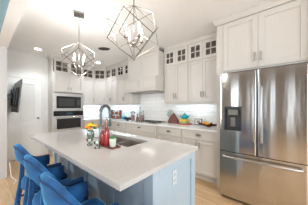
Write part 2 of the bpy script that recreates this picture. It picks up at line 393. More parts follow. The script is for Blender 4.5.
def glass_door(parent, x0, x1, z0, z1, fw=.06, m='cab'):
    mb = MB(); b = .0018; x0 += .0015; x1 -= .0015; t = .02
    mb.box(x0, x0+fw, -t, 0, z0, z1, b, 1); mb.box(x1-fw, x1, -t, 0, z0, z1, b, 1)
    mb.box(x0+fw, x1-fw, -t, 0, z0, z0+fw, b, 1); mb.box(x0+fw, x1-fw, -t, 0, z1-fw, z1, b, 1)
    xm, zm = (x0+x1)/2, (z0+z1)/2
    mb.box(xm-.009, xm+.009, -t+.002, -.002, z0+fw, z1-fw); mb.box(x0+fw, x1-fw, -t+.002, -.002, zm-.009, zm+.009)
    o = mb.build('glass_door', m, parent)
    MB().box(x0+fw, x1-fw, -.009, -.005, z0+fw, z1-fw).build('pane', 'pane', o)
    return o
def carcass(parent, x0, x1, depth, z0, z1, zs=None, m='cab', name='body'):
    """box body; above zs it is hollow (display space behind the glass)"""
    if zs is None:
        return MB().box(x0, x1, 0, depth, z0, z1).build(name, m, parent)
    mb = MB().box(x0, x1, 0, depth, z0, zs)
    mb.box(x0, x0+.018, 0, depth, zs, z1); mb.box(x1-.018, x1, 0, depth, zs, z1); mb.box(x0+.018, x1-.018, 0, depth, z1-.018, z1)
    o = mb.build(name, m, parent)
    MB().box(x0+.019, x1-.019, depth-.02, depth, zs+.001, z1-.019).box(x0+.019, x1-.019, .004, depth-.02, zs+.001, zs+.006).box(x0+.0185, x0+.024, .004, depth-.02, zs+.006, z1-.02).box(x1-.024, x1-.0185, .004, depth-.02, zs+.006, z1-.02).build('interior', 'cab_in', parent)
    return o
def crown(parent, x0, x1, z0, z1, m='cab', over=.045, y0=0, rend=None, depth=None):
    poly = [(y0, z0), (y0-.022, z0), (y0-.022, z0+.02), (y0-over, z1-.012), (y0-over, z1), (y0, z1)]
    mb = MB().prism(poly, x0, x1, 'x')
    if rend is not None:   # return along the left side
        mb.prism([(x0, z0), (x0-.015, z0), (x0-.02, z0+.02), (x0-over*.8, z1-.012), (x0-over*.8, z1), (x0, z1)], y0-over, depth, 'y')
    return mb.build('crown', m, parent)
Z0, ZG, ZT = 1.41, 2.25, 2.61; ZCR = ZC-.002
GU = 'wall cabinets with glass tops'
def upper(x0, x1, label, n=2, loc=None, rz=0, depth=.33, m='cab', pullside=None, z0=Z0):
    W = x1-x0
    t = thing('wall_cabinet', label, 'cabinet', loc or ((x0, YB-depth-.002, z0)), rz, GU)
    t.location.z = z0
    carcass(t, .001, W-.001, depth, 0, ZT-z0, ZG-z0+.01, m)
    for k in range(n):
        a, b = W*k/n+.004*(k == 0), W*(k+1)/n-.004*(k == n-1)
        px = (b-.028 if k == 0 else a+.028) if n == 2 else (b-.03)
        door(t, a, b, .006, ZG-z0-.004, (px, .15), m)
        glass_door(t, a, b, ZG-z0+.004, ZT-z0-.002, m=m)
    crown(t, -.0, W, ZT-z0+.0005, ZCR-z0, m)
    MB().box(.01, W-.01, .002, .02, -.028, -.0005).build('light_rail', m, t)
    return t
M['cabL'] = M['cab']
upper(-1.44, -.81, 'tall cream wall cabinet with glass top doors, next to the fridge enclosure')
upper(-2.06, -1.442, 'tall cream wall cabinet with glass top doors, directly right of the range hood')
upper(-3.93, -3.205, 'tall white wall cabinet with glass top doors, directly left of the range hood')
upper(-4.588, -3.932, 'white wall cabinet with glass top doors, between corner cabinet and the one by the hood')
# left wall
upper(2.10, 2.555, 'single-door white wall cabinet with glass top, right of the tall oven cabinet', 1, (XL+.332, 2.10, 0), PI/2)
# diagonal corner cabinet
L_ = math.hypot(.27, .27)
t = thing('corner_wall_cabinet', 'diagonal white corner wall cabinet with a four-pane glass top', 'cabinet', (-4.865, 2.562, Z0), PI/4, GU)
ca = .70710678
def loc2(x, y):  # world -> local of the diagonal cabinet
    dx, dy = x+4.865, y-2.562; return (dx*ca+dy*ca, -dx*ca+dy*ca)
poly = [(0,0), (L_,0), loc2(-4.59+.0, YB-.003), loc2(XL+.003, YB-.003), loc2(XL+.003, 2.562)]
MB().prism(poly, 0, ZG-Z0+.01).prism(poly, ZT-Z0-.018, ZT-Z0).build('body', 'cab', t)
inner = [(.02,.32), (L_-.02,.32), (L_-.02,.34), (.02,.34)]
MB().prism(inner, ZG-Z0+.012, ZT-Z0-.02).build('interior', 'cab_in', t)
door(t, .004, L_-.004, .006, ZG-Z0-.004, (L_-.035, .15)); glass_door(t, .004, L_-.004, ZG-Z0+.004, ZT-Z0-.002, fw=.04)
crown(t, .0, L_, ZT-Z0+.0005, ZCR-Z0)
MB().box(.01, L_-.01, .002, .02, -.028, -.0005).build('light_rail', 'cab', t)

# tall oven cabinet: front plane x = -4.6, runs y 1.25..2.08
OW = .83
t = thing('oven_cabinet', 'tall white cabinet housing the built-in microwave and wall oven', 'cabinet', (-4.60, 1.252, 0), PI/2)
mb = MB(); D = .595
mb.box(0, .035, 0, D, 0, ZG+.01); mb.box(OW-.035, OW, 0, D, 0, ZG+.01); mb.box(.035, OW-.035, 0, D, 1.72, ZG+.01); mb.box(.035, OW-.035, 0, D, .09, .60); mb.box(.035, OW-.035, .06, D, 0, .09); mb.box(.035, OW-.035, .56, D, .60, 1.72)
mb.box(0, .018, 0, D, ZG+.01, ZT); mb.box(OW-.018, OW, 0, D, ZG+.01, ZT); mb.box(.018, OW-.018, 0, D, ZT-.018, ZT)
mb.build('body', 'cab', t)
MB().box(.02, OW-.02, .3, .32, ZG+.012, ZT-.02).box(.02, OW-.02, .004, .3, ZG+.011, ZG+.016).build('interior', 'cab_in', t)
for k in range(2):
    a, b = (.035, OW/2) if k == 0 else (OW/2, OW-.035)
    door(t, a, b, 1.735, ZG-.004, (b-.035 if k == 0 else a+.035, 1.83), L=.08)
    glass_door(t, a, b, ZG+.004, ZT-.002, fw=.045)
dr = MB(); shaker(dr, .035, OW-.035, .11, .58); dr = dr.build('drawer', 'cab', t); cup_pull(dr, OW/2, .5)
crown(t, 0, OW, ZT+.0005, ZCR, rend=True, depth=.25)
# microwave
t = thing('microwave', 'built-in stainless microwave above the wall oven', 'microwave', (-4.60, 1.252, 0), PI/2)
a, b = .038, OW-.038
mb = MB(); mb.box(a, b, .0, .5, 1.20, 1.70); mb.build('body', 'black', t)
mb = MB(); mb.box(a-.015, b+.015, -.022, -.001, 1.61, 1.70, .003); mb.box(a-.015, b+.015, -.022, -.001, 1.20, 1.275, .003); mb.box(a-.015, a+.055, -.022, -.001, 1.275, 1.61, .003); mb.box(b-.055, b+.015, -.022, -.001, 1.275, 1.61, .003)
mb.build('trim_frame', 'trimsteel', t)
dd = MB().box(a+.057, b-.20, -.030, -.001, 1.28, 1.605, .004).build('glass_door', 'blackglass', t)
MB().box(a+.10, b-.24, -.0315, -.0302, 1.33, 1.555).build('window', mat('microwave_window', (.055,.055,.055), .12), dd)
pn = MB().box(b-.197, b-.057, -.030, -.001, 1.28, 1.605, .004).build('control_panel', 'black', t)
MB().box(b-.175, b-.08, -.0315, -.0302, 1.545, 1.585).build('display', mat('dim_display', (.02,.06,.09), .1), pn)
mb = MB()
for r in range(4):
    for c_ in range(3): mb.box(b-.172+c_*.033, b-.148+c_*.033, -.0325, -.0302, 1.36+r*.042, 1.385+r*.042, .001)
mb.build('buttons', mat('grey_buttons', (.12,.12,.12), .4), pn)
# oven
t = thing('wall_oven', 'built-in stainless wall oven with dark glass door, under the microwave', 'oven', (-4.60, 1.252, 0), PI/2)
MB().box(a, b, .0, .5, .63, 1.19).build('body', 'black', t)
MB().box(a-.012, b+.012, -.022, -.001, 1.065, 1.192, .003).build('control_panel', 'blackglass', t)
MB().box(a+.30, b-.30, -.0235, -.0222, 1.10, 1.155).build('display', mat('oven_display', (.03,.09,.14), .1), t)
dd = MB(); dd.box(a-.012, b+.012, -.028, -.001, .635, .70, .003); dd.box(a-.012, b+.012, -.028, -.001, .985, 1.058, .003); dd.box(a-.012, a+.06, -.028, -.001, .70, .985, .002); dd.box(b-.06, b+.012, -.028, -.001, .70, .985, .002)
dd = dd.build('door', 'trimsteel', t)
MB().box(a+.06, b-.06, -.026, -.002, .70, .985).build('window', 'blackglass', dd)
MB().tube([(a+.02, -.07, 1.02), (b-.02, -.07, 1.02)], .013, 12).cyl((a+.06,-.028,1.02), (a+.06,-.07,1.02), .01).cyl((b-.06,-.028,1.02), (b-.06,-.07,1.02), .01).build('handle', 'chrome', dd, True)

# fridge enclosure: front y = 2.50
FY = 2.48; FH = 1.84
t = thing('fridge_cabinet', 'deep cream cabinet and side panel enclosing the fridge, two doors above it', 'cabinet', (-.76, FY, 0))
FW = .29+.76-.002
MB().box(0, .10, 0, YB-FY-.002, 0, ZT, .002, 1).build('side_panel', 'cab', t)
MB().box(.101, FW, 0, YB-FY-.002, FH, ZT).build('body', 'cab', t)
mid = .553
door(t, .106, mid, FH+.02, ZT-.015, (mid-.035, FH+.16), fw=.065, L=.12); door(t, mid, FW-.004, FH+.02, ZT-.015, (mid+.035, FH+.16), fw=.075, L=.12)
crown(t, 0, FW, ZT+.0005, ZCR, rend=True, depth=.29, over=.05)

# base cabinets, front y = 2.56
BY = 2.56; BD = YB-BY-.002; GB = 'base cabinets on the range wall'
def base(x0, x1, label, kind, group=GB):
    W = x1-x0
    t = thing('base_cabinet', label, 'cabinet', (x0, BY, 0), 0, group)
    mb = MB().box(.001, W-.001, 0, BD, .10, .888).box(.001, W-.001, .06, BD, 0, .10); mb.build('body', 'cab', t)
    def drw(a, b, z0, z1):
        m_ = MB(); shaker(m_, a+.002, b-.002, z0, z1, .035 if z1-z0 < .2 else .05); o = m_.build('drawer', 'cab', t); cup_pull(o, (a+b)/2, (z0+z1)/2+.01); return o
    if kind == 'doors':
        drw(.01, W-.01, .715, .875); door(t, .01, W/2, .115, .70, (W/2-.03, .62)); door(t, W/2, W-.01, .115, .70, (W/2+.03, .62))
    elif kind == 'drawers':
        drw(.01, W-.01, .715, .875); drw(.01, W-.01, .42, .70); drw(.01, W-.01, .115, .405)
    elif kind == 'one':
        drw(.01, W-.01, .715, .875); door(t, .01, W-.01, .115, .70, (W-.05, .62))
    MB().box(.001, W-.001, .045, .059, .0, .09).build('toe_kick', 'cab', t)
    return t
base(-1.435, -.762, 'cream base cabinet beside the fridge with one drawer over two doors', 'doors')
base(-2.06, -1.437, 'cream three-drawer base cabinet left of the one beside the fridge', 'drawers')
base(-3.12, -2.13, 'wide cream drawer cabinet directly under the cooktop', 'drawers')
base(-3.80, -3.122, 'cream drawer cabinet left of the cooktop, seen behind the sink', 'drawers')
base(-4.56, -3.802, 'cream base cabinet near the back left corner, seen behind the red bottles', 'one')
tag(MB().box(-2.128, -2.062, BY-.03, YB-.004, 0, .888, .004).build('pilaster', 'cab'), 'narrow cream pilaster right of the wide cooktop drawers', 'pilaster')
t = thing('base_cabinet', 'white base cabinet against the left wall beside the oven cabinet', 'cabinet', (-4.56, 2.09, 0), PI/2, 'base cabinets on the left wall')
MB().box(0, .45, 0, .635, .10, .888).box(0, .45, .06, .635, 0, .10).build('body', 'cab', t); door(t, .01, .44, .115, .70, (.05, .62)); m_ = MB(); shaker(m_, .01, .44, .715, .875, .035); o = m_.build('drawer', 'cab', t); cup_pull(o, .225, .8)
tag(MB().box(-5.19, -4.563, 2.543, YB-.004, 0, .888).build('corner_cabinet', 'cab'), 'plain white corner base unit under the corner countertop', 'cabinet')
# worktops
tag(MB().grid([XL+.013, -4.53, -.763], [2.09, 2.525, YB-.013], .8895, .92, holes=[(1,0)]).build('countertop', 'quartz_lit'), 'long white quartz worktop running from the ovens to the fridge', 'countertop')

# range hood
t = thing('range_hood', 'large white painted panelled range hood reaching the ceiling', 'range hood', (-3.19, 2.52, 0))
HW = 3.19-2.07; hd = YB-2.52-.014
mb = MB().box(0, HW, 0, hd, 1.72, 1.99); mb.box(-.012, HW+.008, -.014, hd, 1.985, 2.02, .004); mb.box(-.006, HW+.004, -.008, hd, 1.69, 1.725, .003); mb.build('lower_box', 'cab', t)
for k in range(2):
    mb = MB(); shaker(mb, .006+k*HW/2, HW/2+k*HW/2-.006, 1.735, 1.98, .045, .014); mb.build('panel', 'cab', t)
mb = MB().box(.05, HW-.004, .115, hd, 2.02, ZT); mb.build('chimney', 'cab', t)
for k in range(2):
    mb = MB(); w_ = (HW-.054)/2; shaker(mb, .054+k*w_, .05+(k+1)*w_-.004, 2.03, ZT-.01, .06, .016); o = mb.build('panel', 'cab', t); o.location.y = .115
o = crown(t, .05, HW-.004, ZT, ZCR, over=.045, y0=.115)
MB().box(.12, HW-.12, .08, hd-.1, 1.682, 1.689, .002).build('filter_insert', 'nickel', t)

# ------------------------------------------------------------------ fridge
FX, FF = -.652, 2.258
t = thing('refrigerator', 'stainless steel french-door refrigerator with ice dispenser', 'refrigerator', (FX, FF, 0))
W = .912; sp = .450
MB().box(.006, W-.006, .062, .80, .03, 1.775, .004).build('body', mat('fridge_case', (.10,.10,.10), .5), t)
def fdoor(x0, x1, z0, z1, name, cut=None):
    # slightly bowed front
    n = 14; poly = [(x0, .055)]
    for i in range(n+1):
        u = i/n; x = x0+(x1-x0)*u; c = min(u, 1-u)*(x1-x0); rr = .018
        y = (rr-math.sqrt(max(0, rr*rr-(rr-min(c, rr))**2))) - .004*math.sin(PI*u)
        poly.append((x, y))
    poly.append((x1, .055))
    return poly
def bowed(x0, x1, z0, z1, name):
    n = 24; mb = MB(); us = [0,.004,.012,.025,.04]+[.04+.92*i/n for i in range(1, n)]+[.96,.975,.988,.996,1]
    poly = [(x0, .055)]
    for u in us:
        c = min(u, 1-u)*(x1-x0); rr = .016; y = rr-math.sqrt(max(0, rr*rr-(rr-min(c, rr))**2)) - .005*math.sin(PI*u); poly.append((x0+(x1-x0)*u, y))
    poly.append((x1, .055)); mb.prism(poly, z0, z1); return mb.build(name, 'steel', t, True)
zd0, zd1 = .690, 1.782
# left door built around the dispenser opening
a0, a1, c0, c1 = .066, .284, .985, 1.315
ld = MB()
us = [0,.003,.006,.011,.016]; xs_ = [u for u in us]+[.04, a0]+[a0+(a1-a0)*i/6 for i in range(1,6)]+[a1]+[.33,.38,.42]+[sp-.004-u for u in us[::-1]]
def yb(x):
    w_ = sp-.004; c = min(x, w_-x); rr = .016; return rr-math.sqrt(max(0, rr*rr-(rr-min(c, rr))**2))-.005*math.sin(PI*x/w_)
zs_ = [zd0, c0, c1, zd1]
for j in range(3):
    for i in range(len(xs_)-1):
        if j == 1 and xs_[i] >= a0-1e-6 and xs_[i+1] <= a1+1e-6: continue
        x0, x1 = xs_[i], xs_[i+1]; v = [ld.bm.verts.new(p) for p in ((x0, yb(x0), zs_[j]), (x1, yb(x1), zs_[j]), (x1, yb(x1), zs_[j+1]), (x0, yb(x0), zs_[j+1]))]; ld.bm.faces.new(v)
ld.bm.faces.new([ld.bm.verts.new(p) for p in ((0,.016,zd0),(0,.055,zd0),(0,.055,zd1),(0,.016,zd1))])
ld.bm.faces.new([ld.bm.verts.new(p) for p in ((sp-.004,.016,zd0),(sp-.004,.055,zd0),(sp-.004,.055,zd1),(sp-.004,.016,zd1))])
for z in (zd0, zd1): ld.bm.faces.new([ld.bm.verts.new((x, yb(x), z)) for x in xs_]+[ld.bm.verts.new((sp-.004,.055,z)), ld.bm.verts.new((0,.055,z))])
ld.bm.faces.new([ld.bm.verts.new(p) for p in ((0,.055,zd0),(sp-.004,.055,zd0),(sp-.004,.055,zd1),(0,.055,zd1))])
bmesh.ops.remove_doubles(ld.bm, verts=ld.bm.verts, dist=1e-5)
left = ld.build('door', 'steel', t, True)
right = bowed(sp+.004, W, zd0, zd1, 'door')
draw = bowed(0, W, .05, zd0-.010, 'freezer_drawer')
MB().box(sp-.0035, sp+.0035, .012, .054, zd0, zd1).box(.004, W-.004, .012, .054, zd0-.009, zd0-.001).build('door_seal', 'door_gap', t)
def fh(parent, pts, r=.0125):
    mb = MB().tube(pts, r, 12); return mb
for x, par in ((sp-.038, left), (sp+.042, right)):
    mb = MB().tube([(x, -.012, .865), (x, -.05, .88), (x, -.064, .93), (x, -.069, 1.2), (x, -.064, 1.51), (x, -.05, 1.56), (x, -.012, 1.575)], .0125, 12)
    mb.build('handle', 'handle_steel', par, True)
MB().tube([(.055, -.008, .625), (.06, -.05, .625), (.10, -.064, .625), (W/2, -.070, .625), (W-.10, -.064, .625), (W-.06, -.05, .625), (W-.055, -.008, .625)], .0125, 12).build('handle', 'handle_steel', draw, True)
dp = MB(); e = .012
dp.box(a0, a1, .042, .052, c0, c1); dp.box(a0, a0+e, -.006, .042, c0, c1, .002); dp.box(a1-e, a1, -.006, .042, c0, c1, .002); dp.box(a0+e, a1-e, -.006, .042, c0, c0+e, .002); dp.box(a0+e, a1-e, -.006, .042, c1-.035, c1, .002)
dp = dp.build('dispenser', mat('dispenser_housing', (.035,.04,.048), .3), left)
MB().box(a0+.045, a1-.045, .0, .04, c1-.12, c1-.037, .012).build('nozzle', mat('grey_plastic', (.16,.17,.155), .35), left)
MB().prism([(.038,c0+.06),(.018,c0+.055),(.010,c0+.18),(.03,c0+.20)], a0+.08, a1-.08, 'x').build('paddle', 'nickel', left)
MB().box(a0+.02, a1-.02, -.004, .04, c0+e, c0+e+.008).build('drip_tray', 'black', left)
mb = MB().box(.02, W-.02, .07, .75, 0, .045); mb.build('base_grille', 'black', t)

# ------------------------------------------------------------------ island
IX0, IX1, IY0, IY1 = -2.60, -.635, .74, 1.36
t = thing('kitchen_island', 'pale blue-white panelled kitchen island base under the big worktop', 'island', (0,0,0))
mb = MB(); th = .02
mb.box(IX0, IX1, IY0, IY0+th, 0, .889); mb.box(IX0, IX1, IY1-th, IY1, 0, .889); mb.box(IX0, IX0+th, IY0+th, IY1-th, 0, .889); mb.box(IX1-th, IX1, IY0+th, IY1-th, 0, .889)
mb.build('body', 'isl', t)
def side_panel(y0, y1):
    mb = MB(); fw = .075; x0, x1 = IX1, IX1+.016
    mb.box(x0, x1, y0, y0+.05, .0, .889, .002, 1); mb.box(x0, x1, y1-.075, y1+.004, .0, .889, .002, 1); mb.box(x0, x1, y0+.05, y1-.075, .83, .889, .002, 1); mb.box(x0, x1, y0+.05, y1-.075, 0, .14, .002, 1)
    return mb
side_panel(IY0, IY1).build('end_frame', 'isl', t)
mb = MB()
n = 4; wd = (IX1-IX0)/n
for k in range(n):
    x0 = IX0+k*wd; mb.box(x0, x0+.07, IY0-.014, IY0, 0, .889, .002, 1); 
mb.box(IX1-.07, IX1+.016, IY0-.014, IY0, 0, .889, .002, 1)
for k in range(n): mb.box(IX0+k*wd+.07, IX0+(k+1)*wd-(.07 if k == n-1 else 0), IY0-.014, IY0, .82, .889); mb.box(IX0+k*wd+.07, IX0+(k+1)*wd-(.07 if k == n-1 else 0), IY0-.014, IY0, 0, .12)
mb.build('back_frame', 'isl', t)
for k in range(4):
    q = bpy.data.objects.new('door', None)
    mb = MB(); shaker(mb, 0, wd-.01, .11, .88); o = mb.build('door', 'isl', t); o.rotation_euler = (0,0,PI); o.location = (IX0+(k+1)*wd-.005, IY1, 0)
    bar_pull(o, .05 if k % 2 else wd-.06, .75)
    bpy.data.objects.remove(q)
pl = tag(MB().box(IX1+.001, IX1+.008, .975, 1.03, .695, .805, .003).build('outlet_plate', 'pale_plastic'), 'white double electrical outlet plate on the end panel of the island', 'outlet')
mb = MB()
for z in (.727, .773): mb.box(IX1+.008, IX1+.0105, .987, 1.018, z-.015, z+.015, .001)
mb.build('socket', mat('socket_grey', (.45,.47,.48), .4), pl)
SX0, SX1, SXM, SY0, SY1 = -1.82, -1.12, -1.44, .93, 1.25
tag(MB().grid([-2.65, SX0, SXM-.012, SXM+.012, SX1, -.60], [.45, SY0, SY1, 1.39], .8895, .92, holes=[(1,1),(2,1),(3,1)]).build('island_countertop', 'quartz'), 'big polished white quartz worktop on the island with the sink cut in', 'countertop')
t = thing('sink', 'dark undermount double-bowl sink set in the island worktop', 'sink', (0,0,.885))
def bowl(x0, x1):
    mb = MB(); y0, y1 = SY0, SY1; w_ = .006; z0, z1 = -.20, .003
    mb.box(x0, x1, y0, y1, z0, z0+w_); mb.box(x0, x0+w_, y0, y1, z0+w_, z1); mb.box(x1-w_, x1, y0, y1, z0+w_, z1); mb.box(x0+w_, x1-w_, y0, y0+w_, z0+w_, z1); mb.box(x0+w_, x1-w_, y1-w_, y1, z0+w_, z1)
    o = mb.build('basin', 'sinksteel', t)
    MB().lathe([(.01,0),(.04,0),(.042,.004),(.02,.003),(.01,.001)], ((x0+x1)/2, (y0+y1)/2, z0+w_), 20).build('drain', 'chrome', o, True)
bowl(SX0, SXM-.006); bowl(SXM+.006, SX1)
MB().box(SXM-.0055, SXM+.0055, SY0+.001, SY1-.001, -.05, .0, .002).build('divider', 'chrome', t)

# faucet
t = thing('faucet', 'tall chrome spring-neck pull-down kitchen faucet on the island', 'faucet', (-1.49, .86, .92), 0)
MB().lathe([(.03,0),(.03,.006),(.024,.012),(.022,.03),(.019,.06),(.019,.18),(.014,.19)], seg=20).build('base', 'faucet_steel', t, True)
dx, dy = -.1, .995; R_ = .062; pts = [(0,0,z) for z in (.18,.22,.26,.30,.345)]
for i in range(1, 13):
    a = PI*i/12; u = R_-R_*math.cos(a); pts.append((dx*u, dy*u, .335+R_*1.1*math.sin(a)))
pts += [(dx*2*R_, dy*2*R_, z) for z in (.31, .28, .255)]
MB().tube(pts, .0085, 10).build('hose', 'faucet_steel', t, True)
sp_ = []; N = 46*8; L2 = len(pts)-1
for i in range(N+1):
    f = i/N*L2; k = min(int(f), L2-1); p = Vector(pts[k]).lerp(Vector(pts[k+1]), f-k); tg = (Vector(pts[k+1])-Vector(pts[k])).normalized()
    s1 = Vector((dy,-dx,0)); s2 = tg.cross(s1); a = 2*PI*i/8; sp_.append(p+(s1*math.cos(a)+s2*math.sin(a))*.0150)
MB().tube(sp_, .0036, 5).build('spring_coil', 'faucet_steel', t, True)
e = (dx*2*R_, dy*2*R_)
MB().lathe([(.014,0),(.017,.02),(.015,.06),(.011,.085)], (e[0], e[1], .165), 18).build('spray_head', mat('spray_dark', (.05,.12,.10), .3), t, True)
MB().tube([(0,0,.20), (dx*.05, dy*.05, .205), (e[0], e[1], .21)], .005, 8).build('support_arm', 'chrome', t, True)
MB().tube([(.018,-.004,.07), (.05,-.012,.085), (.085,-.02,.11)], [.009,.007,.005], 8).build('lever', 'chrome', t, True)

# items on the island
ZI = .9205
def bottle(x, y, h, r, label, m='redglass', z=ZI+.014, grp=None):
    t = thing('glass_bottle', label, 'bottle', (x, y, z), 0, grp)
    MB().lathe([(r*.9,0),(r,.008),(r,h*.48),(r*.93,h*.56),(r*.45,h*.68),(r*.36,h*.74),(r*.36,h*.94),(r*.45,h*.95),(r*.45,h),(r*.25,h)], seg=20).build('body', m, t, True)
    MB().cyl((0,0,.004), (0,0,h*.42), r*.85, seg=18).build('contents', mat('red_soap', (.70,.24,.26), .35), t, True)
    MB().lathe([(r*.3,0),(r*.32,.018),(r*.18,.03)], (0,0,h-.006), 12).build('stopper', mat('stopper_grey', (.35,.32,.3), .4), t, True)
    return t
tr = thing('tray', 'small dark red wooden tray beside the sink holding bottles and a plant', 'tray', (-1.29, .825, ZI), .05)
mb = MB().box(-.13, .13, -.05, .05, 0, .007, .002); mb.box(-.13, -.122, -.05, .05, .007, .014); mb.box(.122, .13, -.05, .05, .007, .014); mb.box(-.122, .122, -.05, -.043, .007, .014); mb.box(-.122, .122, .043, .05, .007, .014)
mb.build('tray_board', 'darkwood', tr)
bottle(-1.305, .815, .26, .03, 'taller red glass bottle on the tray, right behind the small pot', z=ZI+.0075, grp='red glass bottles on the tray')
bottle(-1.367, .81, .20, .024, 'shorter red glass bottle on the tray, next to the faucet', z=ZI+.0075, grp='red glass bottles on the tray')
t = thing('potted_succulent', 'tiny green plant in a pale ceramic cup on the tray', 'plant', (-1.22, .83, ZI+.0075))
MB().lathe([(.026,0),(.028,.004),(.034,.078),(.034,.08),(.03,.08),(.029,.07)], seg=24).build('pot', 'palegreen', t, True)
mb = MB()
for k in range(16):
    a = k*2.4; r = .004+.0016*k; mb.sph((r*math.cos(a), r*math.sin(a), .082+.006*math.cos(k)), .011, (1,.6,1.2), 8)
mb.build('leaves', 'green', t, True)
for x, y, lab, s in ((-1.47, .725, 'small clear glass votive on the island nearest the flower vase', 1), (-1.30, .715, 'small clear glass votive on the island in front of the red bottles', 1.0)):
    t = thing('glass_votive', lab, 'candle holder', (x, y, ZI), 0, 'clear glass votives')
    MB().lathe([(.022*s,0),(.026*s,.01),(.012*s,.022),(.014*s,.03),(.028*s,.045),(.030*s,.062),(.027*s,.062),(.024*s,.048)], seg=20).build('holder', 'glass', t, True)
    MB().cyl((0,0,.044), (0,0,.056), .02, seg=16).build('tealight', 'ceramic', t, True)
t = thing('flower_vase', 'clear glass vase of yellow and orange flowers on the island', 'vase', (-1.80, .90, ZI))
MB().lathe([(.030,0),(.038,.01),(.042,.05),(.034,.085),(.036,.10),(.033,.10),(.031,.085)], seg=24).build('vase', 'glass', t, True)
MB().cyl((0,0,.006), (0,0,.05), .034, seg=18).build('water', mat('stem_water', (.30,.42,.28), .2), t, True)
mb = MB()
fl = []
for k in range(11):
    a = k*2.4+.5; r = .012+.0055*k; z = .165-.0028*k+.012*math.sin(k*1.7); fl.append((r*math.cos(a), r*math.sin(a), z))
    mb.tube([(0,0,.03), (r*.4*math.cos(a), r*.4*math.sin(a), .10), fl[-1]], .002, 5)
for k in range(10):
    a = k*1.9; mb.sph((.055*math.cos(a), .055*math.sin(a), .12+.01*math.sin(k)), .018, (1.3,.5,.35), 8, Matrix.Rotation(a, 4, 'Z'))
mb.build('stems', 'green', t, True)
for k, (x, y, z) in enumerate(fl):
    mb = MB()
    for ring, (rr, zz, sz) in enumerate(((.017,0,.011), (.010,.008,.010), (.003,.013,.009))):
        for j in range(7 if ring < 2 else 3):
            a = j*2*PI/(7 if ring < 2 else 3)+ring; mb.sph((x+rr*math.cos(a), y+rr*math.sin(a), z+zz), sz, (1,.8,.55), 8, Matrix.Rotation(a, 4, 'Z'))
    mb.build('flower', 'orange' if k % 3 == 1 else 'yellow', t, True)

